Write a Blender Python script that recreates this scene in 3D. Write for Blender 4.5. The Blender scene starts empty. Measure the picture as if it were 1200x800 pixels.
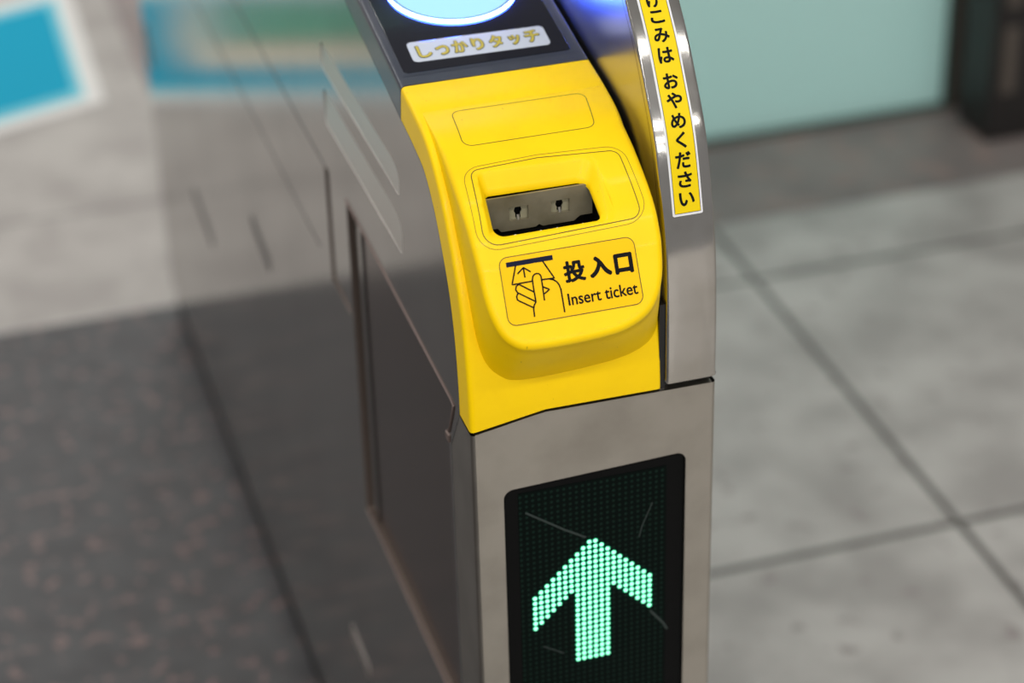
import bpy, math, random
from mathutils import Vector, Matrix
from mathutils.geometry import delaunay_2d_cdt

# ------------------------------------------------------------------ basics
random.seed(7)
sc = bpy.context.scene
COL = sc.collection
MM = 0.001


class Prof:
    """smooth curve in the (y, z) plane in mm, measured along its length from the back of the gate to its front"""
    def __init__(s, pts, n=24):
        P=[pts[0]]+list(pts)+[pts[-1]]
        P[0]=(2*pts[0][0]-pts[1][0],2*pts[0][1]-pts[1][1]); P[-1]=(2*pts[-1][0]-pts[-2][0],2*pts[-1][1]-pts[-2][1])
        out=[]
        for i in range(1,len(P)-2):
            p0,p1,p2,p3=P[i-1:i+3]
            t=[0.]
            for a,b in ((p0,p1),(p1,p2),(p2,p3)): t.append(t[-1]+math.hypot(a[0]-b[0],a[1]-b[1])**.5)
            for k in range(n):
                u=t[1]+(t[2]-t[1])*k/n
                L=lambda a,b,ta,tb:tuple((a[j]*(tb-u)+b[j]*(u-ta))/(tb-ta) for j in (0,1))
                a1=L(p0,p1,t[0],t[1]);a2=L(p1,p2,t[1],t[2]);a3=L(p2,p3,t[2],t[3])
                b1=L(a1,a2,t[0],t[2]);b2=L(a2,a3,t[1],t[3])
                out.append(L(b1,b2,t[1],t[2]))
        out.append(tuple(pts[-1]))
        s.p=out; s.s=[0.]
        for a,b in zip(out[:-1],out[1:]): s.s.append(s.s[-1]+math.hypot(a[0]-b[0],a[1]-b[1]))
        s.len=s.s[-1]
    def idx(s,q):
        lo,hi=0,len(s.s)-2
        while lo<hi:
            m=(lo+hi+1)//2
            if s.s[m]<=q: lo=m
            else: hi=m-1
        return lo
    def at(s,q,d=0.):
        i=s.idx(q);a,b=s.p[i],s.p[i+1];L=s.s[i+1]-s.s[i];u=(q-s.s[i])/L
        y=a[0]+(b[0]-a[0])*u;z=a[1]+(b[1]-a[1])*u
        if d:
            def tg(j):
                j=max(1,min(len(s.p)-2,j)); return (s.p[j+1][0]-s.p[j-1][0],s.p[j+1][1]-s.p[j-1][1])
            t0,t1=tg(i),tg(i+1); uu=max(0,min(1,u)); ty=t0[0]*(1-uu)+t1[0]*uu; tz=t0[1]*(1-uu)+t1[1]*uu; h=math.hypot(ty,tz)
            y+=d*tz/h; z-=d*ty/h
        return y,z
    def qy(s,y):
        for i in range(len(s.p)-1):
            if s.p[i][0]>=y>=s.p[i+1][0]: return s.s[i]+(s.s[i+1]-s.s[i])*(s.p[i][0]-y)/max(1e-9,s.p[i][0]-s.p[i+1][0])
        return 0. if y>s.p[0][0] else s.len
    def qz(s,z):
        for i in range(len(s.p)-1):
            if s.p[i][1]>=z>=s.p[i+1][1]: return s.s[i]+(s.s[i+1]-s.s[i])*(s.p[i][1]-z)/max(1e-9,s.p[i][1]-s.p[i+1][1])
        return 0. if z>s.p[0][1] else s.len
TOP=[(440,903),(340,884),(240,864.8),(185,855.4),(135,846.3),(104,841.2)]
COVER=Prof(TOP+[(75,833),(50,813.5),(29.7,786.2),(15,759),(5.8,728.8),(1.8,701),(0.4,680),(0,665)])
HOOD=Prof(TOP+[(70,836.5),(40,826),(9,807.8),(-6,790.5),(-13,778.2),(-30,747.2),(-45,720)])
RAIL=Prof([(520,1030),(300,1026),(220,1012),(160,984),(110,944),(71,905),(55,887),(41,867),(24.4,840),(12.8,806.5),(4,770),(0.6,730),(0,700),(0,682)])
AMB = (1.0, .98, .97); AMB_S = .30; EXPO = 0.0
ROWS = ((-8.4, 160), (-6.3, 160), (-4.1, 150), (-2.0, 95), (.1, 38), (4.3, 120), (5.6, 110))     # (y, watts); nearer row beyond the glass added to brighten it

# ------------------------------------------------------------------ materials
def mat(name, col, rough=0.5, metal=0.0, coat=0.0, spec=0.5, bump=None, var=None, emit=None, estr=0.0, streak=None, rvar=None):
    """procedural Principled material; var=(scale, colour2, lo, hi), bump=(scale, strength, distance), streak=(axis, scale, strength)"""
    m = bpy.data.materials.new(name); m.use_nodes = True
    nt = m.node_tree; N = nt.nodes; L = nt.links
    b = N['Principled BSDF']
    b.inputs['Base Color'].default_value = (*col, 1)
    b.inputs['Roughness'].default_value = rough
    b.inputs['Metallic'].default_value = metal
    b.inputs['Coat Weight'].default_value = coat
    b.inputs['Coat Roughness'].default_value = 0.08
    b.inputs['Specular IOR Level'].default_value = spec
    if emit:
        b.inputs['Emission Color'].default_value = (*emit, 1)
        b.inputs['Emission Strength'].default_value = estr
    tc = N.new('ShaderNodeTexCoord')
    src = tc.outputs['Object']
    if var:
        nz = N.new('ShaderNodeTexNoise'); nz.inputs['Scale'].default_value = var[0]; nz.inputs['Detail'].default_value = 5
        L.new(src, nz.inputs['Vector'])
        mr = N.new('ShaderNodeMapRange'); mr.inputs[1].default_value = var[2]; mr.inputs[2].default_value = var[3]
        L.new(nz.outputs['Fac'], mr.inputs[0])
        mx = N.new('ShaderNodeMix'); mx.data_type = 'RGBA'
        mx.inputs[6].default_value = (*col, 1); mx.inputs[7].default_value = (*var[1], 1)
        L.new(mr.outputs[0], mx.inputs[0]); L.new(mx.outputs[2], b.inputs['Base Color'])
    if rvar:
        nz = N.new('ShaderNodeTexNoise'); nz.inputs['Scale'].default_value = rvar[0]; nz.inputs['Detail'].default_value = 4
        L.new(src, nz.inputs['Vector'])
        mr = N.new('ShaderNodeMapRange'); mr.inputs[1].default_value = .35; mr.inputs[2].default_value = .65
        mr.inputs[3].default_value = rough; mr.inputs[4].default_value = rvar[1]
        L.new(nz.outputs['Fac'], mr.inputs[0]); L.new(mr.outputs[0], b.inputs['Roughness'])
    if streak:
        mp = N.new('ShaderNodeMapping'); L.new(src, mp.inputs['Vector'])
        s = [streak[1]] * 3; s[streak[0]] = streak[1] * 0.02; mp.inputs['Scale'].default_value = s
        nz = N.new('ShaderNodeTexNoise'); nz.inputs['Scale'].default_value = 1.0; nz.inputs['Detail'].default_value = 3
        L.new(mp.outputs[0], nz.inputs['Vector'])
        bp = N.new('ShaderNodeBump'); bp.inputs['Strength'].default_value = streak[2]; bp.inputs['Distance'].default_value = 0.00003
        L.new(nz.outputs['Fac'], bp.inputs['Height']); L.new(bp.outputs[0], b.inputs['Normal'])
    elif bump:
        nz = N.new('ShaderNodeTexNoise'); nz.inputs['Scale'].default_value = bump[0]; nz.inputs['Detail'].default_value = 2
        L.new(src, nz.inputs['Vector'])
        bp = N.new('ShaderNodeBump'); bp.inputs['Strength'].default_value = bump[1]; bp.inputs['Distance'].default_value = bump[2]
        L.new(nz.outputs['Fac'], bp.inputs['Height']); L.new(bp.outputs[0], b.inputs['Normal'])
    return m

def srgb(r, g, b):
    f = lambda c: c / 12.92 if c <= 0.04045 else ((c + 0.055) / 1.055) ** 2.4
    return tuple(f(c / 255) for c in (r, g, b))

M = {}
M['yellow'] = mat('yellow_plastic', srgb(254, 211, 0), 0.42, coat=0.05, spec=.2, var=(34, srgb(249, 205, 0), .45, .75), bump=(900, .05, .0002))
def scuff(m, col, scale, lo):
    nt = m.node_tree; N = nt.nodes; L = nt.links; b = N['Principled BSDF']; src = b.inputs['Base Color'].links[0].from_socket
    tc = N.new('ShaderNodeTexCoord'); mp = N.new('ShaderNodeMapping'); mp.inputs['Scale'].default_value = (scale, scale*.55, scale*.4); mp.inputs['Rotation'].default_value = (.4, .7, .5); L.new(tc.outputs['Object'], mp.inputs['Vector'])
    nz = N.new('ShaderNodeTexNoise'); nz.inputs['Scale'].default_value = 1; nz.inputs['Detail'].default_value = 2; L.new(mp.outputs[0], nz.inputs['Vector'])
    mr = N.new('ShaderNodeMapRange'); mr.inputs[1].default_value = lo; mr.inputs[2].default_value = lo + .03; mr.inputs[4].default_value = .55; L.new(nz.outputs['Fac'], mr.inputs[0])
    mx = N.new('ShaderNodeMix'); mx.data_type = 'RGBA'; L.new(mr.outputs[0], mx.inputs[0]); L.new(src, mx.inputs[6]); mx.inputs[7].default_value = (*col, 1); L.new(mx.outputs[2], b.inputs['Base Color'])
scuff(M['yellow'], srgb(150, 112, 10), 420, .755)
M['label_yellow'] = mat('label_yellow', srgb(255, 196, 0), 0.5, spec=.15)
M['rail_yellow'] = mat('sticker_yellow', srgb(238, 206, 0), 0.5, spec=.2)
M['white'] = mat('sticker_white', srgb(226, 226, 228), 0.4)
M['ink'] = mat('black_ink', srgb(14, 15, 18), 0.6, spec=.1)
M['navy'] = mat('navy_ink', srgb(20, 25, 48), 0.6, spec=.1)
M['seam'] = mat('seam_dirt', srgb(120, 92, 8), 0.6)
M['seam_dark'] = mat('seam_dark', srgb(30, 24, 8), 0.6)
M['black'] = mat('black_plastic', srgb(14, 14, 15), 0.45)
M['housing'] = mat('reader_housing', srgb(38, 45, 60), 0.32, coat=0.2, var=(60, srgb(46, 52, 66), .4, .7), bump=(1500, .15, .0001))
M['screen'] = mat('reader_glass', srgb(12, 14, 26), 0.08, spec=.5)
M['olive'] = mat('olive_ink', srgb(196, 178, 60), 0.5)
M['olive_edge'] = mat('olive_edge', srgb(62, 76, 72), 0.5)
M['plate_grey'] = mat('touch_label', srgb(196, 203, 214), 0.4)
M['steel'] = mat('brushed_steel', srgb(176, 171, 162), 0.3, metal=1, streak=(2, 900, .5), var=(22, srgb(160, 155, 146), .4, .7))
M['steel_rail'] = mat('rail_steel', srgb(190, 187, 182), 0.14, metal=1, streak=(2, 1300, .05), var=(25, srgb(172, 168, 160), .4, .7))
M['steel_side'] = mat('side_steel', srgb(153, 149, 145), 0.13, metal=1, streak=(2, 500, .2), var=(6, srgb(136, 132, 128), .4, .7))
M['steel_in'] = mat('inner_rail_steel', srgb(192, 192, 196), 0.28, metal=1)
M['door'] = mat('service_door', srgb(90, 74, 68), 0.2, metal=.95)
M['lip'] = mat('worn_edge', srgb(128, 112, 106), 0.5, metal=.7)
M['jamb'] = mat('recess_edge', srgb(112, 100, 92), 0.5, metal=.7)
M['dark_slot'] = mat('dark_slot', srgb(58, 54, 52), 0.4)
M['pale_slot'] = mat('pale_slot', srgb(150, 142, 136), 0.3, metal=.5)
M['groove'] = mat('groove_steel', srgb(206, 202, 197), 0.34, metal=1)
M['shutter'] = mat('shutter_metal', srgb(140, 132, 110), 0.42, metal=.3, var=(38, srgb(112, 104, 80), .4, .7))
M['pin'] = mat('pin_metal', srgb(150, 146, 138), 0.4, metal=.6)
M['flap'] = mat('shutter_flap', srgb(160, 154, 128), 0.4, metal=.2)
M['bezel'] = mat('display_bezel', srgb(10, 11, 11), 0.35, spec=.08)
M['board'] = mat('lamp_board', srgb(5, 14, 11), 0.5, spec=.05)
M['lamp_off'] = mat('lamp_off', srgb(10, 32, 25), 0.4, spec=.1)
M['lamp_on'] = mat('lamp_on', srgb(10, 60, 40), 0.3, emit=(.32, 1.0, .62), estr=2.6)
M['lamp_halo'] = mat('lamp_halo', srgb(0, 60, 36), 0.4, spec=.1, emit=(0, .36, .16), estr=1.0)  # dim green emission painting the halo round each lit lamp
M['scratch'] = mat('scratch', srgb(34, 46, 43), 0.5)
M['disc'] = mat('reader_light', srgb(20, 30, 40), 0.4, spec=.1, emit=(.47, .90, 1.0), estr=1.0)
M['disc_rim_pale'] = mat('reader_light_edge', srgb(20, 30, 60), 0.3, spec=.1, emit=(.27, .42, 1.0), estr=.7)
M['disc_rim'] = mat('reader_light_rim', srgb(40, 80, 255), 0.3, emit=(.05, .12, 1.0), estr=110)
M['teal'] = mat('print_teal', srgb(0, 152, 184), 0.6, spec=.12)
M['pale_teal'] = mat('print_pale_teal', srgb(120, 196, 208), 0.5, spec=.12)
M['beige'] = mat('print_beige', srgb(214, 204, 184), 0.5, spec=.12)
M['green'] = mat('print_green', srgb(70, 160, 130), 0.5, var=(22, srgb(40, 92, 76), .5, .6))
M['paper'] = mat('print_white', srgb(214, 212, 208), 0.5)
M['frame'] = mat('door_frame_metal', srgb(92, 84, 77), 0.45, metal=.3)
M['frame_dark'] = mat('dark_post_metal', srgb(42, 38, 36), 0.5, metal=.2, var=(8, srgb(34, 31, 30), .4, .6))
M['glass_edge'] = mat('glass_edge', srgb(58, 110, 104), 0.25)

def frosted():
    m = bpy.data.materials.new('frosted_glass'); m.use_nodes = True
    nt = m.node_tree; N = nt.nodes; L = nt.links; N.remove(N['Principled BSDF'])
    d = N.new('ShaderNodeBsdfDiffuse'); d.inputs[0].default_value = (*srgb(222, 246, 244), 1)
    t = N.new('ShaderNodeBsdfTranslucent'); t.inputs[0].default_value = (*srgb(216, 246, 242), 1)
    g = N.new('ShaderNodeBsdfGlossy'); g.inputs[0].default_value = (.8, .9, .88, 1); g.inputs['Roughness'].default_value = .35
    a = N.new('ShaderNodeMixShader'); a.inputs[0].default_value = .62; L.new(d.outputs[0], a.inputs[1]); L.new(t.outputs[0], a.inputs[2])
    b = N.new('ShaderNodeMixShader'); b.inputs[0].default_value = .06; L.new(a.outputs[0], b.inputs[1]); L.new(g.outputs[0], b.inputs[2])
    L.new(b.outputs[0], N['Material Output'].inputs[0]); return m
M['frost'] = frosted()

def stone(name, c1, c2, c3, joints=None, s1=9, s2=45, rough=.45, speck=.62):
    """granite: two scales of noise, speckles, and tile joints laid on a grid (x0, pitch_x, y0, pitch_y, width)"""
    m = bpy.data.materials.new(name); m.use_nodes = True
    nt = m.node_tree; N = nt.nodes; L = nt.links; b = N['Principled BSDF']; b.inputs['Roughness'].default_value = rough
    tc = N.new('ShaderNodeTexCoord')
    def noise(s, det=4):
        n = N.new('ShaderNodeTexNoise'); n.inputs['Scale'].default_value = s; n.inputs['Detail'].default_value = det
        L.new(tc.outputs['Object'], n.inputs['Vector']); return n.outputs['Fac']
    def rng(v, a, c, lo=0, hi=1):
        r = N.new('ShaderNodeMapRange'); r.inputs[1].default_value = a; r.inputs[2].default_value = c
        r.inputs[3].default_value = lo; r.inputs[4].default_value = hi; L.new(v, r.inputs[0]); return r.outputs[0]
    def mix(f, a, c):
        x = N.new('ShaderNodeMix'); x.data_type = 'RGBA'; L.new(f, x.inputs[0])
        for k, v in ((6, a), (7, c)):
            if isinstance(v, tuple): x.inputs[k].default_value = (*v, 1)
            else: L.new(v, x.inputs[k])
        return x.outputs[2]
    c = mix(rng(noise(s1), .38, .64), c1, c2)
    c = mix(rng(noise(s2, 3), speck, speck + .07), c, c3)
    if joints:
        x0, px, y0, py, w = joints
        sp = N.new('ShaderNodeSeparateXYZ'); L.new(tc.outputs['Object'], sp.inputs[0])
        def near(v, o, p):
            a = N.new('ShaderNodeMath'); a.operation = 'SUBTRACT'; L.new(v, a.inputs[0]); a.inputs[1].default_value = o - p / 2
            k = N.new('ShaderNodeMath'); k.operation = 'FLOORED_MODULO'; L.new(a.outputs[0], k.inputs[0]); k.inputs[1].default_value = p
            e = N.new('ShaderNodeMath'); e.operation = 'SUBTRACT'; L.new(k.outputs[0], e.inputs[0]); e.inputs[1].default_value = p / 2
            f = N.new('ShaderNodeMath'); f.operation = 'ABSOLUTE'; L.new(e.outputs[0], f.inputs[0])
            return rng(f.outputs[0], w / 2, w / 2 + .0012, 1, 0)
        mx = N.new('ShaderNodeMath'); mx.operation = 'MAXIMUM'
        L.new(near(sp.outputs[0], x0, px), mx.inputs[0]); L.new(near(sp.outputs[1], y0, py), mx.inputs[1])
        c = mix(mx.outputs[0], c, srgb(92, 88, 84))
    L.new(c, b.inputs['Base Color']); return m
M['stone_light'] = stone('light_granite', srgb(190, 186, 181), srgb(162, 157, 153), srgb(152, 144, 141), (.7185, .573, .672, .573, .008), 9, 30)
M['stone_far'] = stone('pale_granite', srgb(172, 167, 161), srgb(152, 146, 141), srgb(146, 140, 136), (.145, 2.4, 1.73, .9, .003), 9, 30)
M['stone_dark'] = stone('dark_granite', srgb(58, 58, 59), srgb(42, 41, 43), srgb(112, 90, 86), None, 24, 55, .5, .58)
M['stone_brown'] = stone('brown_granite', srgb(138, 128, 124), srgb(118, 109, 107), srgb(146, 126, 120), None, 7, 20, .5, .55)

# ------------------------------------------------------------------ mesh helpers (all lengths in mm)
class MB:
    def __init__(s): s.v = []; s.f = []
    def add(s, vs, fs):
        o = len(s.v); s.v += [tuple(p) for p in vs]; s.f += [tuple(i + o for i in f) for f in fs]
    def grid(s, rows, close=False):
        n = len(rows[0]); o = len(s.v)
        for r in rows: s.v += [tuple(p) for p in r]
        for i in range(len(rows) - 1):
            for j in range(n if close else n - 1):
                k = (j + 1) % n; s.f.append((o + i*n + j, o + i*n + k, o + (i+1)*n + k, o + (i+1)*n + j))
    def box(s, x0, x1, y0, y1, z0, z1, b=0.0):
        """box with chamfered edges"""
        if b <= 0:
            s.add([(x, y, z) for z in (z0, z1) for y in (y0, y1) for x in (x0, x1)],
                  [(0,2,3,1), (4,5,7,6), (0,1,5,4), (2,6,7,3), (0,4,6,2), (1,3,7,5)]); return
        rows = []
        def ring(i, z): return [(x0+i+b,y0+i,z),(x1-i-b,y0+i,z),(x1-i,y0+i+b,z),(x1-i,y1-i-b,z),(x1-i-b,y1-i,z),(x0+i+b,y1-i,z),(x0+i,y1-i-b,z),(x0+i,y0+i+b,z)]
        rows = [ring(b, z0), ring(0, z0+b), ring(0, z1-b), ring(b, z1)]
        o = len(s.v); s.grid(rows, True); s.f.append(tuple(o + i for i in reversed(range(8)))); s.f.append(tuple(o + 24 + i for i in range(8)))
    def tube(s, pts, r, n=8, closed=False):
        P = [Vector(p) for p in pts]; rows = []
        for i, p in enumerate(P):
            a = P[i-1] if (i or closed) else P[0]; c = P[(i+1) % len(P)] if (i < len(P)-1 or closed) else P[-1]
            t = (c - a).normalized(); u = t.orthogonal().normalized() if abs(t.x) > .9 else t.cross(Vector((1,0,0))).normalized(); w = t.cross(u)
            rows.append([p + u*(r*math.cos(2*math.pi*k/n)) + w*(r*math.sin(2*math.pi*k/n)) for k in range(n)])
        if closed: rows.append(rows[0])
        s.grid(rows, True)
    def build(s, name, m, parent=None, smooth=40, flip_out=True, origin=None):
        me = bpy.data.meshes.new(name)
        o = Vector(origin or (0, 0, 0))
        me.from_pydata([(Vector(p) - o) * MM for p in s.v], [], s.f)
        import bmesh
        bm = bmesh.new(); bm.from_mesh(me); bmesh.ops.remove_doubles(bm, verts=bm.verts, dist=2e-6)
        if flip_out: bmesh.ops.recalc_face_normals(bm, faces=bm.faces)
        bm.to_mesh(me); bm.free()
        me.materials.append(m)
        if smooth:
            me.shade_smooth(); me.set_sharp_from_angle(angle=math.radians(smooth))
        ob = bpy.data.objects.new(name, me); COL.objects.link(ob)
        if parent is not None: ob.parent = parent
        ob.location = o * MM
        if parent is not None and parent.type == 'MESH': ob.location = (Vector(ob.location) - Vector(parent.location))
        return ob

def rpoly(P, R, n=6):
    """closed 2-D polygon with rounded corners; R one radius or a list"""
    out = []; k = len(P)
    for i in range(k):
        r = R[i] if isinstance(R, (list, tuple)) else R
        p = Vector(P[i]); a = (Vector(P[i-1]) - p); b = (Vector(P[(i+1) % k]) - p)
        if r <= 0: out.append(tuple(p)); continue
        ang = a.angle(b) / 2; d = min(r / math.tan(ang), a.length * .48, b.length * .48); rr = d * math.tan(ang)
        c = p + (a.normalized() + b.normalized()).normalized() * (rr / math.sin(ang))
        s = p + a.normalized() * d - c; e = p + b.normalized() * d - c
        a0 = math.atan2(s.y, s.x); a1 = math.atan2(e.y, e.x); da = (a1 - a0 + math.pi) % (2*math.pi) - math.pi
        for j in range(n + 1):
            t = a0 + da * j / n; out.append((c.x + rr*math.cos(t), c.y + rr*math.sin(t)))
    return out

def dense(P, step, closed=True):
    out = []
    for i in range(len(P) if closed else len(P) - 1):
        a = P[i]; b = P[(i+1) % len(P)]; L = math.dist(a, b); n = max(1, int(L / step))
        out += [tuple(a[j] + (b[j]-a[j]) * k / n for j in range(len(a))) for k in range(n)]
    if not closed: out.append(tuple(P[-1]))
    return out

def inside(p, P):
    c = False; x, y = p
    for i in range(len(P)):
        x1, y1 = P[i][0], P[i][1]; x2, y2 = P[i-1][0], P[i-1][1]
        if (y1 > y) != (y2 > y) and x < (x2-x1) * (y-y1) / (y2-y1) + x1: c = not c
    return c

def sheet(mb, outer, holes, f, step=None, clear=1.0):
    """triangulated sheet of a 2-D region with holes, mapped to 3-D by f(u, v)"""
    V = []; E = []
    for lp in [outer] + list(holes):
        o = len(V); V += [Vector(p) for p in lp]; E += [(o + i, o + (i+1) % len(lp)) for i in range(len(lp))]
    if step:
        sx, sy = step if isinstance(step, tuple) else (step, step)
        x0 = min(p[0] for p in outer); x1 = max(p[0] for p in outer); y0 = min(p[1] for p in outer); y1 = max(p[1] for p in outer)
        ref = list(V); j = 0; y = y0 + sy / 2
        while y < y1:
            x = x0 + sx * (.5 if j % 2 else .9)
            while x < x1:
                if inside((x, y), outer) and not any(inside((x, y), h) for h in holes) and all((p.x-x)**2 + (p.y-y)**2 > clear**2 for p in ref if abs(p.y - y) < clear):
                    V.append(Vector((x, y)))
                x += sx
            y += sy; j += 1
    vs, es, fs, _, _, _ = delaunay_2d_cdt(V, E, [], 0, 1e-5)
    F = []
    for t in fs:
        c = sum((vs[i] for i in t), Vector((0, 0))) / len(t)
        if inside(c, outer) and not any(inside(c, h) for h in holes): F.append(tuple(t))
    mb.add([f(v.x, v.y) for v in vs], F)

def prism(mb, outer, holes, f, d0, d1, step=None):
    """solid of a 2-D region; f(u, v, d) maps to 3-D"""
    if step: outer = dense(outer, step)
    sheet(mb, outer, holes, lambda u, v: f(u, v, d0), step); sheet(mb, outer, holes, lambda u, v: f(u, v, d1), step)
    for lp in [outer] + list(holes):
        mb.grid([[f(u, v, d0) for u, v in lp], [f(u, v, d1) for u, v in lp]], True)

def stroke(mb, P, w, f, closed=False, step=1.5):
    """flat printed line of width w along a 2-D path"""
    P = dense(P, step, closed)
    n = len(P); L = []; R = []
    for i in range(n):
        a = P[i-1] if (i or closed) else P[0]; b = P[(i+1) % n] if (i < n-1 or closed) else P[-1]
        t = Vector((b[0]-a[0], b[1]-a[1])); t = t.normalized() if t.length else Vector((1, 0)); k = Vector((-t.y, t.x)) * w / 2
        L.append(f(P[i][0]+k.x, P[i][1]+k.y)); R.append(f(P[i][0]-k.x, P[i][1]-k.y))
    if closed: L.append(L[0]); R.append(R[0])
    mb.grid([L, R])

def thing(name, label, cat, loc=(0,0,0)):
    o = bpy.data.objects.new(name, None); COL.objects.link(o); o.location = loc; o.empty_display_size = .1
    o['label'] = label; o['category'] = cat; return o

def glyphs(text, bold=0.0):
    """outline of a word from Blender's built-in font: 2-D verts and faces, height up"""
    cu = bpy.data.curves.new('word', 'FONT'); cu.body = text; cu.size = 1; cu.offset = bold; cu.resolution_u = 6
    ob = bpy.data.objects.new('word', cu); COL.objects.link(ob)
    dg = bpy.context.evaluated_depsgraph_get(); ev = ob.evaluated_get(dg); me = ev.to_mesh()
    V = [(v.co.x, v.co.y) for v in me.vertices]; F = [tuple(p.vertices) for p in me.polygons]
    ev.to_mesh_clear(); bpy.data.objects.remove(ob); bpy.data.curves.remove(cu)
    return V, F

def write(mb, text, box, f, bold=0.0, fit=True, heavy=0.0):
    """place a word in box=(u0, u1, v_top, v_bottom) on the surface f(u, v); v grows downward; heavy thickens the strokes (mm)"""
    if heavy:
        h = heavy; b_ = (box[0]+h, box[1]-h, box[2]+h, box[3]-h)
        for k in range(8):
            a = 2*math.pi*k/8; du, dv = h*math.cos(a), h*math.sin(a)
            write(mb, text, (b_[0]+du, b_[1]+du, b_[2]+dv, b_[3]+dv), (lambda u, v, e=k*.004: f(u, v, e)), bold)
        return
    V, F = glyphs(text, bold)
    x0 = min(v[0] for v in V); x1 = max(v[0] for v in V); y0 = min(v[1] for v in V); y1 = max(v[1] for v in V)
    u0, u1, vt, vb = box
    if fit: g = lambda x, y: (u0 + (x-x0)/(x1-x0)*(u1-u0), vb + (y-y0)/(y1-y0)*(vt-vb))
    else:
        s = (u1 - u0); cx = (u0+u1)/2; cy = (vt+vb)/2
        g = lambda x, y: (cx + (x-(x0+x1)/2)*s, cy - (y-(y0+y1)/2)*s)
    mb.add([f(*g(x, y)) for x, y in V], F)

# surfaces of the gate, u = x across, v = length along the profile
def on(pr, d=0.0): return lambda u, v, dd=0.0: (u, *pr.at(v, d + dd))
def front(d=0.0): return lambda u, v, dd=0.0: (u, -d - dd, v)      # the upright front face
def side(d=0.0): return lambda u, v, dd=0.0: (-d - dd, u, v)       # the left side face (u = y, v = z)

# ------------------------------------------------------------------ the ticket gate
gate = thing('ticket_gate', 'stainless steel ticket gate with a yellow ticket slot cover and a green arrow display', 'ticket gate')
W = 160.0
Q135 = COVER.qy(135)
seam_z = lambda x: 670.2 + (678.3 - 670.2) * min(1, max(0, x) / 48) if x < 48 else 678.3 - (x-48) * .008

SEC = [(0, 24), (0, 14), (0, 6), (0, 3.2), (.35, 1.7), (1.1, .7), (2.1, .2), (3.4, 0)] + [(3.4 + (118.4) * k / 40, 0) for k in range(1, 41)] + [(122.6, .2), (123.2, .7), (123.5, 1.6), (123.5, 3)]

def band(pr, q0, q1, step, sec=SEC, bottom=None):
    n = max(2, int((q1-q0)/step)); rows = []
    for i in range(n + 1):
        q = q0 + (q1-q0) * i / n; rows.append([(x, *pr.at(q, -d)) for x, d in sec])
    if bottom:
        last = rows[-1]
        for k in (.33, .66, 1): rows.append([(x, y, z + (bottom(x) - z) * k) for x, y, z in last])
    return rows

# --- yellow cover
mb = MB()
rows = band(COVER, Q135 + .6, COVER.qz(684), 2.2, bottom=lambda x: seam_z(x) + 1.6)
mb.grid(rows)
# the slot goes through the cover as well: drop the faces of the lower shell behind it
def in_slot(p): return 12 < p[0] < 100 and 12 < p[1] < 52 and 770 < p[2] < 850
mb.f = [f for f in mb.f if not all(in_slot(mb.v[i]) for i in f)]
cover = mb.build('ticket_slot_cover', M['yellow'], gate, 50)

# --- raised ticket hood on the cover, growing out of it towards the front
PAIR = [((5.2,104),(4.6,841.2)), ((5.0,88),(4.4,837.5)), ((5.0,75),(4.2,833)), ((4.9,60),(4.2,822.5)), ((5.0,32),(4.9,789.7)), ((5.2,14),(5.3,774)), ((5.7,0),(5.7,763)), ((6.9,-11.4),(6.4,748)),
        ((9.0,-19.8),(8.2,731)), ((13.5,-26.5),(12.6,717)), ((20.5,-30.4),(21,707.5)), ((30,-32.2),(31,703.2)), ((50,-32.6),(54,702.6)), ((72,-32.3),(80,703.9)), ((90,-31.2),(98,706)),
        ((104.4,-28.2),(110,709.5)), ((112.8,-23.8),(117.5,714.5)), ((118,-17.5),(121.3,721)), ((120.6,-9.5),(122.4,731)), ((121.5,0),(122.7,745)), ((121.6,14),(122.7,762)),
        ((121.5,32),(122.6,789)), ((121.4,60),(122.4,822.5)), ((121.4,75),(122.2,833)), ((121.4,88),(122,837.5)), ((121.4,104),(121.8,841.2))]
CP = [(a[0], HOOD.qy(a[1]) if a[1] > -20 else HOOD.qy(a[1]), b[0], COVER.qz(b[1])) for a, b in PAIR]
def cat(P, n):
    out = []
    for i in range(len(P) - 1):
        p0 = P[max(0, i-1)]; p1 = P[i]; p2 = P[i+1]; p3 = P[min(len(P)-1, i+2)]
        for k in range(n):
            t = k / n
            out.append(tuple(.5*((2*b)+(-a+c)*t+(2*a-5*b+4*c-d)*t*t+(-a+3*b-3*c+d)*t**3) for a, b, c, d in zip(p0, p1, p2, p3)))
    out.append(P[-1]); return out
OUT = cat(CP, 10)
O2 = [(o[0], o[1]) for o in OUT]
def inset(P, i, r):
    a = Vector(P[max(0, i-2)]); b = Vector(P[min(len(P)-1, i+2)]); t = (b-a).normalized()
    n = Vector((t.y, -t.x))          # outline runs down the left, along the bottom and up the right: inside is to the left
    return (P[i][0] + n.x*r, P[i][1] + n.y*r)
mid = Vector((62, HOOD.qy(10)))
if (Vector(inset(O2, 60, 5)) - mid).length > (Vector(O2[60]) - mid).length: SGN = -1
else: SGN = 1
gap = []
for o in OUT:
    a = HOOD.at(o[1]); b = COVER.at(o[3]); gap.append(math.dist(a, b))
RAD = [min(4.6, .45*g) for g in gap]
rings = []
for k in range(9):
    th = math.pi/2 * k / 8
    rings.append([(lambda p, d: (p[0], *HOOD.at(p[1], -d)))(inset(O2, i, SGN*RAD[i]*(1-math.sin(th))), RAD[i]*(1-math.cos(th))) for i in range(len(OUT))])
inner_lp = [inset(O2, i, SGN*RAD[i]) for i in range(len(OUT))]
walls = []
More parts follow.
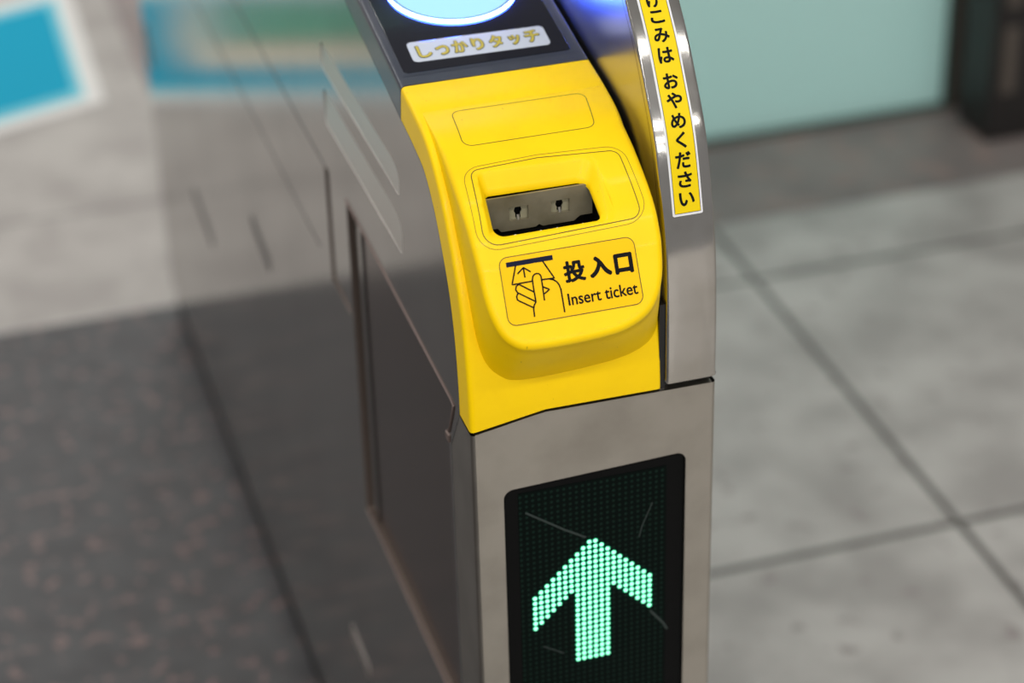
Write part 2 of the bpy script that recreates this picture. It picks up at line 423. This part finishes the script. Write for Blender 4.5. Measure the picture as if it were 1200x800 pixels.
for k in range(1, 9):
    t = k / 8; row = []
    for i, o in enumerate(OUT):
        a = rings[-1][i]; b = (o[2], *COVER.at(o[3], -.3)); e = t
        bulge = math.sin(math.pi*t) * min(1.2, gap[i]*.03)
        row.append(tuple(a[j] + (b[j]-a[j])*e for j in range(3))[:1] + (a[1] + (b[1]-a[1])*e - bulge*.5, a[2] + (b[2]-a[2])*e - bulge))
    walls.append(row)
# recess around the slot: outline on the hood, hole on a flatter plane inside
REC = rpoly([(20.8,405.2),(93.2,407.2),(95.6,454.2),(16.6,455.2)], [5,7,7,6], 7)
HOLE = rpoly([(23.8,36.0,),(87.2,35.2),(87.0,5.0),(20.4,4.6)], [3,7,4,6], 7)      # (x, y); z on the slot plane
slot_z = lambda y: 801 + (y-4) * 13/30
mb = MB()
sheet(mb, inner_lp, [REC], on(HOOD), 3.0, 1.6)
mb.grid(rings + walls)
rw = []
for k in range(7):
    t = k / 6; r = []
    for (u, q), (hx, hy) in zip(REC, HOLE):
        a = (u, *HOOD.at(q)); b = (hx, hy, slot_z(hy))
        e = t; s = 1.3*math.sin(math.pi*min(1, t*1.0))   # soft rolled edge
        r.append((a[0]+(b[0]-a[0])*e, a[1]+(b[1]-a[1])*e, a[2]+(b[2]-a[2])*e + s*.25))
    rw.append(r)
rw.append([(hx, hy, slot_z(hy) - 2.2) for hx, hy in HOLE])
mb.grid(rw, True)
hood = mb.build('ticket_hood', M['yellow'], gate, 55)

# --- seams, lines and sticker outlines on the cover
mb = MB()
stroke(mb, rpoly([(22.2,345.6),(108.0,346.3),(102.6,383.8),(19.4,383.8)], 6), .46, on(HOOD, .12), True)
obj_small = mb.build('blank_plate_outline', M['seam_dark'], hood)
mb = MB()
stroke(mb, rpoly([(12.6,401.8),(60,399.6),(113,402.4),(115.2,456.5),(8.8,459.5)], [12,0,12,14,12]), .36, on(HOOD, .12), True)
mb.build('slot_plate_outline', M['seam'], hood)
mb = MB()
stroke(mb, rpoly([(17.4,404.0),(60,402.0),(109.5,405.8),(111.0,453.8),(12.6,456.8)], [6,0,6,7,9]), .5, on(HOOD, .12), True)
mb.build('slot_plate_seam', M['seam_dark'], hood)

# --- ticket insert sign
SIGN = rpoly([(19.2,464.4),(102.6,464.4),(102.9,504.6),(19.0,504.6)], 5.2)
mb = MB(); prism(mb, SIGN, [], on(HOOD), .02, .22, 3)
sign = mb.build('insert_ticket_sign', M['label_yellow'], hood, 30)
mb = MB(); stroke(mb, SIGN, .44, on(HOOD, .32), True); mb.build('sign_outline', M['seam_dark'], hood)
S = on(HOOD, .36)
mb = MB(); sheet(mb, [(23.3,467.4),(51.85,467.4),(51.85,470.3),(23.3,470.3)], [], S); mb.build('printed_slot_bar', M['navy'], hood)
ic = MB(); w = .92
for P in ([(28.79,470.1),(24.9,480.7),(37.7,480.6)], [(45.45,470),(50.9,481),(43.1,480.7)], [(29.1,475.0),(33.29,471.9),(37.3,475.05)], [(33.29,472),(33.3,477.8)],
          [(37.49,487.2),(29.08,481.2),(27.3,481.9),(26.55,483.9),(27.4,485.8),(37.2,492.6)], [(27.65,486.1),(26.5,487.9),(26.6,489.9),(28,491.05),(35.5,496)],
          [(35.2,501.5),(35.4,496.9),(36.1,494.7),(37.5,492.9),(37.4,485),(37.5,479.8),(38.2,477.8),(39.3,476.9),(40.4,476.6),(41.7,476.8),(42.6,477.6),(43,478.7),(43,484),(42.75,493)],
          [(43.3,485.0),(46.8,487),(43.4,489.1)], [(48.0,481.1),(50.2,481.9),(51.9,483.3),(53.1,485.4),(53.7,488.2),(53.75,501.8)]):
    stroke(ic, P, w, S, step=.8)
ic.build('hand_drawing', M['ink'], hood)
mb = MB()
write(mb, '投', (56.9,70.3,472.4,485.3), S, .0, heavy=.52); write(mb, '入', (72.6,86.6,472.4,484.9), S, .0, heavy=.72); write(mb, '口', (88.4,100.0,473.1,485.4), S, .0, heavy=.72)
write(mb, 'Insert ticket', (56.9,100.4,491.4,498.6), S, .0, heavy=.15)
mb.build('sign_lettering', M['ink'], hood)

# --- inside the slot: throat, shutter plate, flaps and guide pins
mb = MB()
mb.box(14, 96, 1, 44, 770, 772); mb.box(14, 96, 42, 44, 770, 814); mb.box(14, 96, 1, 3, 770, 796)
for xx in (14, 93): prism(mb, [(3,772),(44,772),(44,814),(3,797)], [], lambda u, v, d=0: (xx + d, u, v), 0, 2)
mb.build('slot_throat', M['black'], gate)
pl = [(17,812.5),(90,812.5),(90,792.4),(82.3,792.4),(78.2,789.4),(58.7,789.4),(56.4,791),(53.9,789.6),(32.5,789.6),(30.2,792.4),(17,792.4)]
w1 = [(37.7,804.9),(49.7,804.9),(49.7,796.0),(37.7,796.0)]; w2 = [(64,804.9),(75.6,804.9),(75.6,796.4),(64,796.4)]
mb = MB(); prism(mb, pl, [w1, w2], lambda u, v, d=0: (u, 32 + d, v), 0, 1.6); shutter = mb.build('shutter', M['shutter'], gate, 30)
for x0, x1, z0 in ((37.7,49.7,796.0), (64,75.6,796.4)):
    xm = (x0+x1)/2
    key = [(xm-1.4,804.6),(xm+1.4,804.6),(xm+2.5,801.2),(xm+1.6,799.4),(xm+1.6,z0+.4),(xm-1.6,z0+.4),(xm-1.6,799.4),(xm-2.5,801.2)]
    mb = MB(); prism(mb, [(x0-.5,804.9),(x1+.5,804.9),(x1+.5,z0-.5),(x0-.5,z0-.5)], [key], lambda u, v, d=0: (u, 34.4 + d, v), 0, 1)
    mb.build('shutter_flap', M['flap'], shutter, 30)
    mb = MB(); mb.tube([(xm, 33.0, z0-1.2), (xm, 34.2, z0+2.6)], .95, 8); mb.build('latch_pin', M['pin'], shutter)
for x in (39.7, 55.8, 66.0, 82.3):
    mb = MB(); rr = 1.15; mb.grid([[(x+rr*math.sin(a)*math.cos(b), 27+rr*math.sin(a)*math.sin(b), 788.2+rr*math.cos(a)) for b in [2*math.pi*k/10 for k in range(10)]] for a in [math.pi*k/7 for k in range(8)]], True)
    mb.build('guide_pin', M['white'], gate)

# --- card reader at the top
mb = MB(); rows = band(COVER, 1, Q135 - .3, 6); mb.grid(rows)
for r in (rows[0], rows[-1]):
    o = len(mb.v); mb.add(r, [tuple(range(len(r)))])
reader = mb.build('card_reader', M['housing'], gate, 50)
q_s0, q_s1 = 20, COVER.qy(148)
SCR = dense(rpoly([(6.4,q_s0),(115.6,q_s0),(115.6,q_s1),(6.4,q_s1)], 3), 8)
mb = MB(); sheet(mb, SCR, [], on(COVER, .35), 9, 3); mb.grid([[on(COVER, .35)(u,v) for u,v in SCR],[on(COVER, -.3)(u + (0.9 if u>60 else -.9),v) for u,v in SCR]], True)
mb.build('reader_glass', M['screen'], reader, 25)
mb = MB(); stroke(mb, [(4.2, q_s1+2.8),(118,q_s1+2.8)], .8, on(COVER, .25)); mb.build('glass_trim', M['housing'], reader)
qc = COVER.qy(237); rc = 43.0
def disc(r0, r1, h0, h1, n=72):
    m_ = MB(); rs = []
    for k in range(7):
        t = k/6; r = r0 + (r1-r0)*t; h = h0 + (h1-h0)*t
        rs.append([on(COVER, h)(62 + r*math.cos(2*math.pi*j/n), qc + r*math.sin(2*math.pi*j/n)) for j in range(n)])
    m_.grid(rs, True); return m_
disc(.5, rc - 2.4, 2.6, 2.2).build('reader_light', M['disc'], reader)
disc(rc - 2.4, rc, 2.2, 2.4).build('light_rim', M['disc_rim_pale'], reader)
disc(rc, rc + .5, 2.4, .3).build('light_wall', M['disc_rim'], reader)
LP = rpoly([(15.6,COVER.qy(180.2)),(106.0,COVER.qy(178.2)),(105.4,COVER.qy(156.2)),(15.0,COVER.qy(157.8))], 3.5)
mb = MB(); prism(mb, LP, [], on(COVER), .4, .6, 4); mb.build('touch_label', M['plate_grey'], reader, 30)
a_ = MB(); b_ = MB(); xs = [(20.0,29.0),(32.0,40.5),(43.0,53.0),(56.0,63.6),(67.3,76.4),(80.4,88.0),(91.2,101.0)]
qa, qb = COVER.qy(174.8), COVER.qy(161.2)
for ch, (x0, x1) in zip('しっかりタッチ', xs):
    dt = .0
    top = qa + (3.0 if ch in 'っッ' else 0)
    write(a_, ch, (x0-.5, x1+.5, top-.5, qb+.5), on(COVER, .72), 0, heavy=.85); write(b_, ch, (x0+.1, x1-.1, top+.1, qb-.1), on(COVER, .86), 0, heavy=.38)
a_.build('lettering_edge', M['olive_edge'], reader); b_.build('lettering', M['olive'], reader)

# --- steel guide rail along the right side
front_pts = [(p[0], p[1]) for p in RAIL.p[::3]] + [RAIL.p[-1]]
back_pts = [(1412 - y, z) for y, z in reversed(front_pts)]
OUTL = front_pts + [(8, 681.2), (1404, 681.2)] + back_pts
OUTL = [p for i, p in enumerate(OUTL) if math.dist(p, OUTL[i-1]) > .01]
def offset_loop(P, r):
    res = []
    for i in range(len(P)):
        a = Vector(P[i-1]); b = Vector(P[(i+1) % len(P)]); t = (b-a).normalized(); n = Vector((-t.y, t.x)); res.append((P[i][0] + n.x*r, P[i][1] + n.y*r))
    return res
t1 = offset_loop(OUTL, 1); SG = 1 if inside(t1[3], OUTL) else -1
def rl(x, d): return [(x, y, z) for y, z in offset_loop(OUTL, SG*d)]
mb = MB()
mb.grid([rl(126.5, 2.2), rl(126.62, 1.5), rl(127.0, .7), rl(127.7, .18), rl(128.7, 0), rl(136,0), rl(143,0), rl(150,0), rl(157.8, 0), rl(158.8, .18), rl(159.5, .7), rl(159.88, 1.5), rl(160, 2.2)], True)
sheet(mb, offset_loop(OUTL, SG*2.2), [], lambda u, v: (160, u, v))
rail = mb.build('guide_rail', M['steel_rail'], gate, 40)
mb = MB(); prism(mb, offset_loop(OUTL, SG*2.2), [], lambda u, v, d=0: (126.5+d, u, v), 0, .4); mb.build('inner_panel', M['steel_in'], rail, 30)
mb = MB(); qs = [RAIL.len*k/120 for k in range(8, 120)]
mb.grid([[(126.42, *RAIL.at(q, -6.0)) for q in qs], [(126.42, *RAIL.at(q, -6.5)) for q in qs]]); mb.build('panel_seam', M['seam_dark'], rail)
# --- warning strip on the rail
q0, q1 = 420.0, 616.9
mb = MB(); prism(mb, dense(rpoly([(133.2,q0),(152.6,q0),(152.6,q1),(133.2,q1)], 1.2), 3), [], on(RAIL), .05, .2); warn = mb.build('warning_strip', M['white'], rail, 30)
mb = MB(); sheet(mb, dense([(134.7,q0+1.6),(151.2,q0+1.6),(151.2,q1-1.6),(134.7,q1-1.6)], 3), [], on(RAIL, .27), 4); mb.build('yellow_field', M['rail_yellow'], warn)
mb = MB(); stroke(mb, [(134.7,q0+1.6),(151.2,q0+1.6),(151.2,q1-1.6),(134.7,q1-1.6)], .3, on(RAIL, .33), True); mb.build('field_outline', M['ink'], warn)
mb = MB()
for ch, q, wd, ht in (('か',472.5,9.6,9.6),('け',484.8,9,9.6),('こ',495.6,8.8,8.2),('み',507.2,10,9.2),('は',519.6,9.8,9.6),('お',535.4,9.6,9.6),('や',547.3,10,9.8),('め',559.6,9.6,9.2),('く',571.2,6.6,9.8),('だ',583.2,10,10),('さ',595.0,9.2,9.8),('い',606.9,9.8,8.4)):
    write(mb, ch, (143.0-wd/2, 143.0+wd/2, q-ht/2, q+ht/2), on(RAIL, .45), 0, heavy=.34)
mb.build('warning_lettering', M['ink'], warn)

# --- front panel: upright steel face wrapping round both corners, with the display window
WIN = rpoly([(19.5,380),(140.6,380),(140.6,629.6),(19.5,625.6)], 6.5, 7)
ZB = 45.0
ret = lambda z: 48 if z < 636 else 48 - (z-636) * 22/34
mb = MB()
zs = [ZB, 200, 400, 560, 620, 636, 650, 660, 670.2]
def fr(sect, zf): return [[(x, y, z) for (x, y) in sect(z)] for z in zf]
R_ = 2.6
arc = [(R_ - R_*math.cos(a), R_ - R_*math.sin(a)) for a in [math.pi/2*k/6 for k in range(7)]]
zsL = zs[:-1] + [670.2]
mb.grid(fr(lambda z: [(0, ret(z)), (0, R_ + 8)] + [p for p in arc], zsL))
zsR = [ZB, 300, 560, 677.4]
mb.grid(fr(lambda z: [(W - p[0], p[1]) for p in reversed(arc)] + [(W, 12), (W, 48)], zsR))
OUTP = [(R_, ZB), (W - R_, ZB), (W - R_, 677.4), (100, seam_z(100)), (48, 678.3), (40, 677.2), (20, 673.6), (R_, 670.6)]
sheet(mb, OUTP, [WIN], front())
mb.grid([[(u, 0, v) for u, v in WIN], [(u, 2.6, v) for u, v in WIN]], True)
tp = [(0, ret(670)), (0, R_), (R_, 0)] ; topz = [(R_,670.6),(20,673.6),(40,677.2),(48,678.3),(100,seam_z(100)),(W-R_,677.4)]
mb.grid([[(x, 0, z) for x, z in topz], [(x, 1.2, z + .3) for x, z in topz], [(x, 40, z + .3) for x, z in topz]])
fp = mb.build('front_panel', M['steel'], gate, 40)
# black filler added behind cover, rail and front panel joints to darken the gaps
mb = MB(); mb.box(2, 158, 6, 46, 660, 700); mb.box(122.8, 126.45, 2.2, 60, 676, 738)
mb.box(20, 125, 44, 60, 660, 770)
mb.build('dark_gap_fill', M['black'], gate)
fl = [COVER.at(COVER.len*k/150, -2.6) for k in range(151)]; fl = [p for p in fl if p[1] > 681]
fb = [COVER.at(COVER.len*k/150, -34) for k in range(151)]; fb = [p for p in fb if p[1] > 681]
mb = MB(); prism(mb, fl + list(reversed(fb)), [], lambda u, v, d=0: (122.9 + d, u, v), 0, 1.2); mb.build('right_flank', M['black'], gate)
f1 = [p for p in [COVER.at(COVER.len*k/150, -4) for k in range(151)] if 681 < p[1] < 800]; f2 = [p for p in [COVER.at(COVER.len*k/150, -30) for k in range(151)] if 681 < p[1] < 800]
mb = MB(); prism(mb, f1 + list(reversed(f2)), [], lambda u, v, d=0: (124.0 + d, u, v), 0, 2.42); mb.build('dark_gap_fill', M['black'], gate)  # black fill added for the shade in the gap beside the rail
# --- arrow display
mb = MB(); mb.box(17, 143, 2.6, 20, 377, 632); disp = mb.build('arrow_display', M['bezel'], gate, 20)
mb = MB(); mb.box(29.5, 128.5, 2.3, 2.9, 384, 620); mb.build('lamp_board', M['board'], disp, 20)
PIT = 4.13; X0 = 78.2 - 9.5*PIT; ZT = 573.0; PZ = 4.02
lit = set()
for i in range(20):
    t = int(abs(i - 9.5) - .5)
    for r in range(t, (24 if 7 <= i <= 12 else t + 7)): lit.add((i, r))
on_, off, halo = MB(), MB(), MB()
for i in range(-2, 22):
    for r in range(-11, 46):
        x = X0 + i*PIT; z = ZT - r*PZ
        if (i, r) in lit:
            halo.add([(x+1.98*math.cos(2*math.pi*k/12), 2.12, z+1.98*math.sin(2*math.pi*k/12)) for k in range(12)], [tuple(range(12))])  # glowing disc imitates lamp light spilled on the board
            rr = 1.38; on_.grid([[(x+rr*math.cos(b)*math.cos(a), 2.3 - .95*math.sin(a), z+rr*math.sin(b)*math.cos(a)) for b in [2*math.pi*k/10 for k in range(10)]] for a in (0, .5, 1.0, 1.5)], True)
        elif z > 386: 
            rr = 1.15; off.add([(x+rr*math.cos(2*math.pi*k/6), 2.2, z+rr*math.sin(2*math.pi*k/6)) for k in range(6)], [tuple(range(6))])
on_.build('lit_arrow_lamps', M['lamp_on'], disp, 60)
halo.build('lit_lamp_halos', M['lamp_halo'], disp, 0)
o = off.build('unlit_lamps', M['lamp_off'], disp, 0); o['kind'] = 'stuff'
for P, w in (([(34,605),(60,586),(74,577)], 1.4), ([(119,594),(112,577),(110,569)], .7), ([(118,508),(127,496),(130,490)], 1.6), ([(44,497),(58,488)], .8)):
    mb = MB(); stroke(mb, P, w, front(-2.05), step=4); mb.build('scratch', M['scratch'], disp)

# --- left side of the body
OFF = [COVER.at(COVER.len*k/160, -24.5) for k in range(161)]
OFF = [p for p in OFF if p[1] > 672]
OFF_r = [(1412 - y, z) for y, z in reversed(OFF)]
SIDE = [(48.5, 45), (48.5, 634), (27, 667.5)] + list(reversed(OFF)) + list(reversed(OFF_r)) + [(1412, 660), (1412, 45)]
DOOR = rpoly([(52.5,408),(322,408),(322,678),(40,671),(54.5,640)], [4,3,3,2,3], 3)
HATCH = rpoly([(330,577),(392,577),(392,676),(330,676)], 3, 3)
GR1 = rpoly([(375,782),(172,782),(153,779),(153,761),(375,761)], [4,20,12,5,4], 5)
GR2 = rpoly([(375,745),(172,745),(150.5,742),(154,718),(375,717)], [4,20,16,5,4], 5)
mb = MB(); sheet(mb, SIDE, [DOOR, HATCH, GR1, GR2], side())
sp = mb.build('side_panel', M['steel_side'], gate, 30)
for lp, dd in ((DOOR, 5), (HATCH, 1.6)):
    mb = MB(); mb.grid([[(0, u, v) for u, v in lp], [(dd, u, v) for u, v in lp]], True); mb.build('recess_edge', M['jamb'], sp, 30)
for lp, zt, zb in ((GR1, 782, 761), (GR2, 745, 717)):
    mb = MB(); dpt = lambda u, v: (.15 + 0.8*(v - zb)/(zt - zb), u, v)
    sheet(mb, lp, [], dpt); mb.grid([[(0, u, v) for u, v in lp], [dpt(u, v) for u, v in lp]], True); mb.build('grip_groove', M['groove'], sp, 30)
mb = MB(); prism(mb, DOOR, [], lambda u, v, d=0: (4.8 + d, u, v), 0, 1.2); door = mb.build('service_door', M['door'], gate, 20)
mb = MB(); prism(mb, HATCH, [], lambda u, v, d=0: (1.5 + d, u, v), 0, 1.2); mb.build('side_hatch', M['steel_side'], gate, 20)
mb = MB(); mb.tube([(-.2,322,678.6),(-.2,200,675.6),(-.2,100,673),(-.2,44,671.6),(-.3,38,670.4),(-.3,44,658),(-.3,52,643)], .9, 8); mb.build('door_lip', M['lip'], sp, 60)
mb = MB(); mb.tube([(.3,322,407.6),(.3,54,407.6)], .8, 8); mb.build('door_sill', M['lip'], sp, 60)
mb = MB(); mb.box(-.9, 4, 52, 60, 634, 640, .6); mb.build('latch', M['lip'], door, 30)
mb = MB(); mb.box(3.4, 4.9, 296, 311, 411, 675, .4); mb.build('hinge_strip', M['steel_side'], door, 30)
for y0, y1, z in ((395, 1010, 674.5), (432, 1010, 586)):
    mb = MB(); mb.box(-.25, 1, y0, y1, z-1, z+1); mb.build('side_seam', M['dark_slot'], sp, 20)
for (ya, za), (yb, zb), hw, m_ in (((1015,296),(1120,309),9,'dark_slot'), ((672,443),(752,455),8,'dark_slot'), ((352,222),(418,222),7,'pale_slot'), ((1360,356),(1404,392),16,'dark_slot')):
    cy, cz = (ya+yb)/2, (za+zb)/2; L = math.dist((ya,za),(yb,zb))/2; a = math.atan2(zb-za, yb-ya)
    loc = rpoly([(-L,-hw),(L,-hw),(L,hw),(-L,hw)], hw*.95, 6); loc = [(cy + p[0]*math.cos(a) - p[1]*math.sin(a), cz + p[0]*math.sin(a) + p[1]*math.cos(a)) for p in loc]
    mb = MB(); prism(mb, loc, [], side(), -.5, .5); mb.build('sensor_window', M[m_], sp, 30)
# right side, rear, plinth, roof
mb = MB(); mb.box(158.6, 160, 48.2, 1412, 45, 678.5, .4); mb.build('side_panel', M['steel_side'], gate, 30)
mb = MB(); mb.box(.4, 159.6, 1410.5, 1412.6, 45, 680, .5); mb.build('rear_panel', M['steel'], gate, 30)
mb = MB(); mb.box(4, 156, 5, 1408, 0, 45.2, 1); mb.build('plinth', M['black'], gate, 30)
ROOF = Prof([(1412,670),(1410,701),(1402,740),(1382,786),(1355,820),(1308,841.2),(1172,864.8),(1072,884),(972,903),(700,904),(441,903.2)])
SECR = [(0, 24), (0, 6), (.5, 1.4), (1.6, .4), (3.4, 0), (60,0), (122, 0), (123.5, 1.6), (123.5, 24)]
n = 90; mb = MB(); mb.grid([[(x, *(lambda a: (a[0], a[1]))(ROOF.at(ROOF.len*i/n, -(-d) if False else -d))) for x, d in SECR] for i in range(n+1)])
mb.build('top_cover', M['steel'], gate, 50)
mb = MB(); mb.box(10, 118, 60, 1400, 50, 655); mb.box(128, 157, 60, 1400, 50, 676); mb.build('inner_light_block', M['black'], gate, 20)  # unseen black boxes added inside the gate to block light

# ------------------------------------------------------------------ setting
def slab(name, x0, x1, y0, y1, z0, z1, m):
    mb = MB(); mb.box(x0*1000, x1*1000, y0*1000, y1*1000, z0*1000, z1*1000); o = mb.build(name, m, None, 0); o['kind'] = 'structure'; return o
slab('floor', .08, 5, -4, 1.40, -.05, 0, M['stone_light'])
slab('floor', -4, .08, 1.43, 6, -.05, 0, M['stone_far'])
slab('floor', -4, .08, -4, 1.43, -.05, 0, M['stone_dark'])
slab('floor', .08, 5, 1.40, 6, -.05, 0, M['stone_brown'])

# frosted glass partition on the right, behind the gate
gp = thing('glass_partition', 'frosted mint green glass panel standing on the floor behind the gate', 'glass partition', (.79, 1.64, 0))
def in_parent(o, p): o.location = Vector(o.location) - Vector(p.location); return o
mb = MB(); mb.box(400, 1172, 1634, 1644, 10, 2150, 1); in_parent(mb.build('glass_pane', M['frost'], gp, 20), gp)
mb = MB(); mb.box(1172, 1177, 1633, 1645, 10, 2150, 1); mb.box(400, 1177, 1633, 1645, 4, 10, 1); in_parent(mb.build('glass_edge', M['glass_edge'], gp, 20), gp)
mb = MB(); mb.box(390, 1180, 1626, 1652, 0, 5, 1); in_parent(mb.build('floor_channel', M['frame'], gp, 20), gp)
dfm = thing('door_post', 'flat dark brown metal post at the right edge of the frosted glass', 'post', (1.21, 1.64, 0))
mb = MB(); mb.box(1180, 1252, 1626, 1666, 0, 2200, 2); in_parent(mb.build('post_body', M['frame'], dfm, 20), dfm)
mb = MB(); mb.box(1223, 1231, 1624.5, 1627, 0, 2200, .5); in_parent(mb.build('groove_strip', M['black'], dfm, 20), dfm)
cab = thing('door_upright', 'wide near black metal upright standing in front of the brown post', 'door upright', (1.4, 1.55, 0))
mb = MB(); mb.box(1176, 1640, 1502, 1590, 3, 2200, 3); in_parent(mb.build('upright_body', M['frame_dark'], cab, 20), cab)
mb = MB(); mb.box(1192, 1214, 1499, 1503, 75, 175, 1); mb.box(1192, 1214, 1499, 1503, 205, 330, 1); in_parent(mb.build('cover_strip', M['frame'], cab, 20), cab)

# floor sticker beyond the gate
st = thing('floor_sticker', 'turquoise printed sticker with a white border on the light floor behind the gate', 'floor sticker', (0, 2.3, 0))
A = Vector((.012, 2.088)); U = Vector((-1, -.345)).normalized(); V_ = Vector((.02, 1)).normalized()
def fs(u, v, h=0.0): p = A + U*u + V_*v; return (p.x*1000, p.y*1000, h)
def patch(name, P, h, m):
    mb = MB(); prism(mb, P, [], lambda u, v, d=0: fs(u, v, d), 0.0 if h < .5 else h-.3, h); in_parent(mb.build(name, m, st, 0), st)
patch('sticker_sheet', [(0,0),(.95,0),(.95,.50),(0,.50)], .4, M['paper'])
patch('pale_border', [(.028,.034),(.93,.034),(.93,.455),(.028,.455)], .8, M['pale_teal'])
patch('turquoise_field', [(.042,.062),(.92,.062),(.92,.43),(.042,.43)], 1.1, M['teal'])
patch('beige_shape', [(.222,.43),(.262,.43),(.25,.25),(.92,.235),(.92,.135),(.195,.135),(.185,.25)], 1.4, M['beige'])
patch('green_shape', [(.28,.43),(.92,.43),(.92,.235),(.27,.235)], 1.4, M['green'])

# ------------------------------------------------------------------ camera
cd = bpy.data.cameras.new('camera'); cam = bpy.data.objects.new('camera', cd); COL.objects.link(cam)
cd.sensor_width = 36; cd.lens = 81.24
Rr = Vector((0.9551, -0.2952, -0.0243)); Dn = Vector((-0.1694, -0.4771, -0.8624)); Fw = Vector((0.2430, 0.8278, -0.5057))
mw = Matrix((( Rr.x, -Dn.x, -Fw.x, -.309), (Rr.y, -Dn.y, -Fw.y, -1.1472), (Rr.z, -Dn.z, -Fw.z, 1.4332), (0,0,0,1)))
cam.matrix_world = mw
cd.clip_start = .05
cd.dof.use_dof = True; cd.dof.focus_distance = 1.385; cd.dof.aperture_fstop = 4.0
sc.camera = cam

# ------------------------------------------------------------------ light: rows of ceiling tubes, a row added beyond the glass, and a soft ambient
wd = bpy.data.worlds.new('world'); sc.world = wd; wd.use_nodes = True
bg = wd.node_tree.nodes['Background']; bg.inputs[0].default_value = (*AMB, 1); bg.inputs[1].default_value = AMB_S
for y, watt in ROWS:
    ld = bpy.data.lights.new('ceiling_or_added_tube', 'AREA'); ld.shape = 'RECTANGLE'; ld.size = 8.0; ld.size_y = .12; ld.energy = watt; ld.color = (1, .985, .955)
    lo = bpy.data.objects.new('ceiling_or_added_tube', ld); COL.objects.link(lo); lo.location = (-1.4, y, 3.4)

sc.view_settings.view_transform = 'Standard'; sc.view_settings.look = 'None'; sc.view_settings.gamma = 1
sc.view_settings.use_curve_mapping = False; sc.view_settings.exposure = EXPO
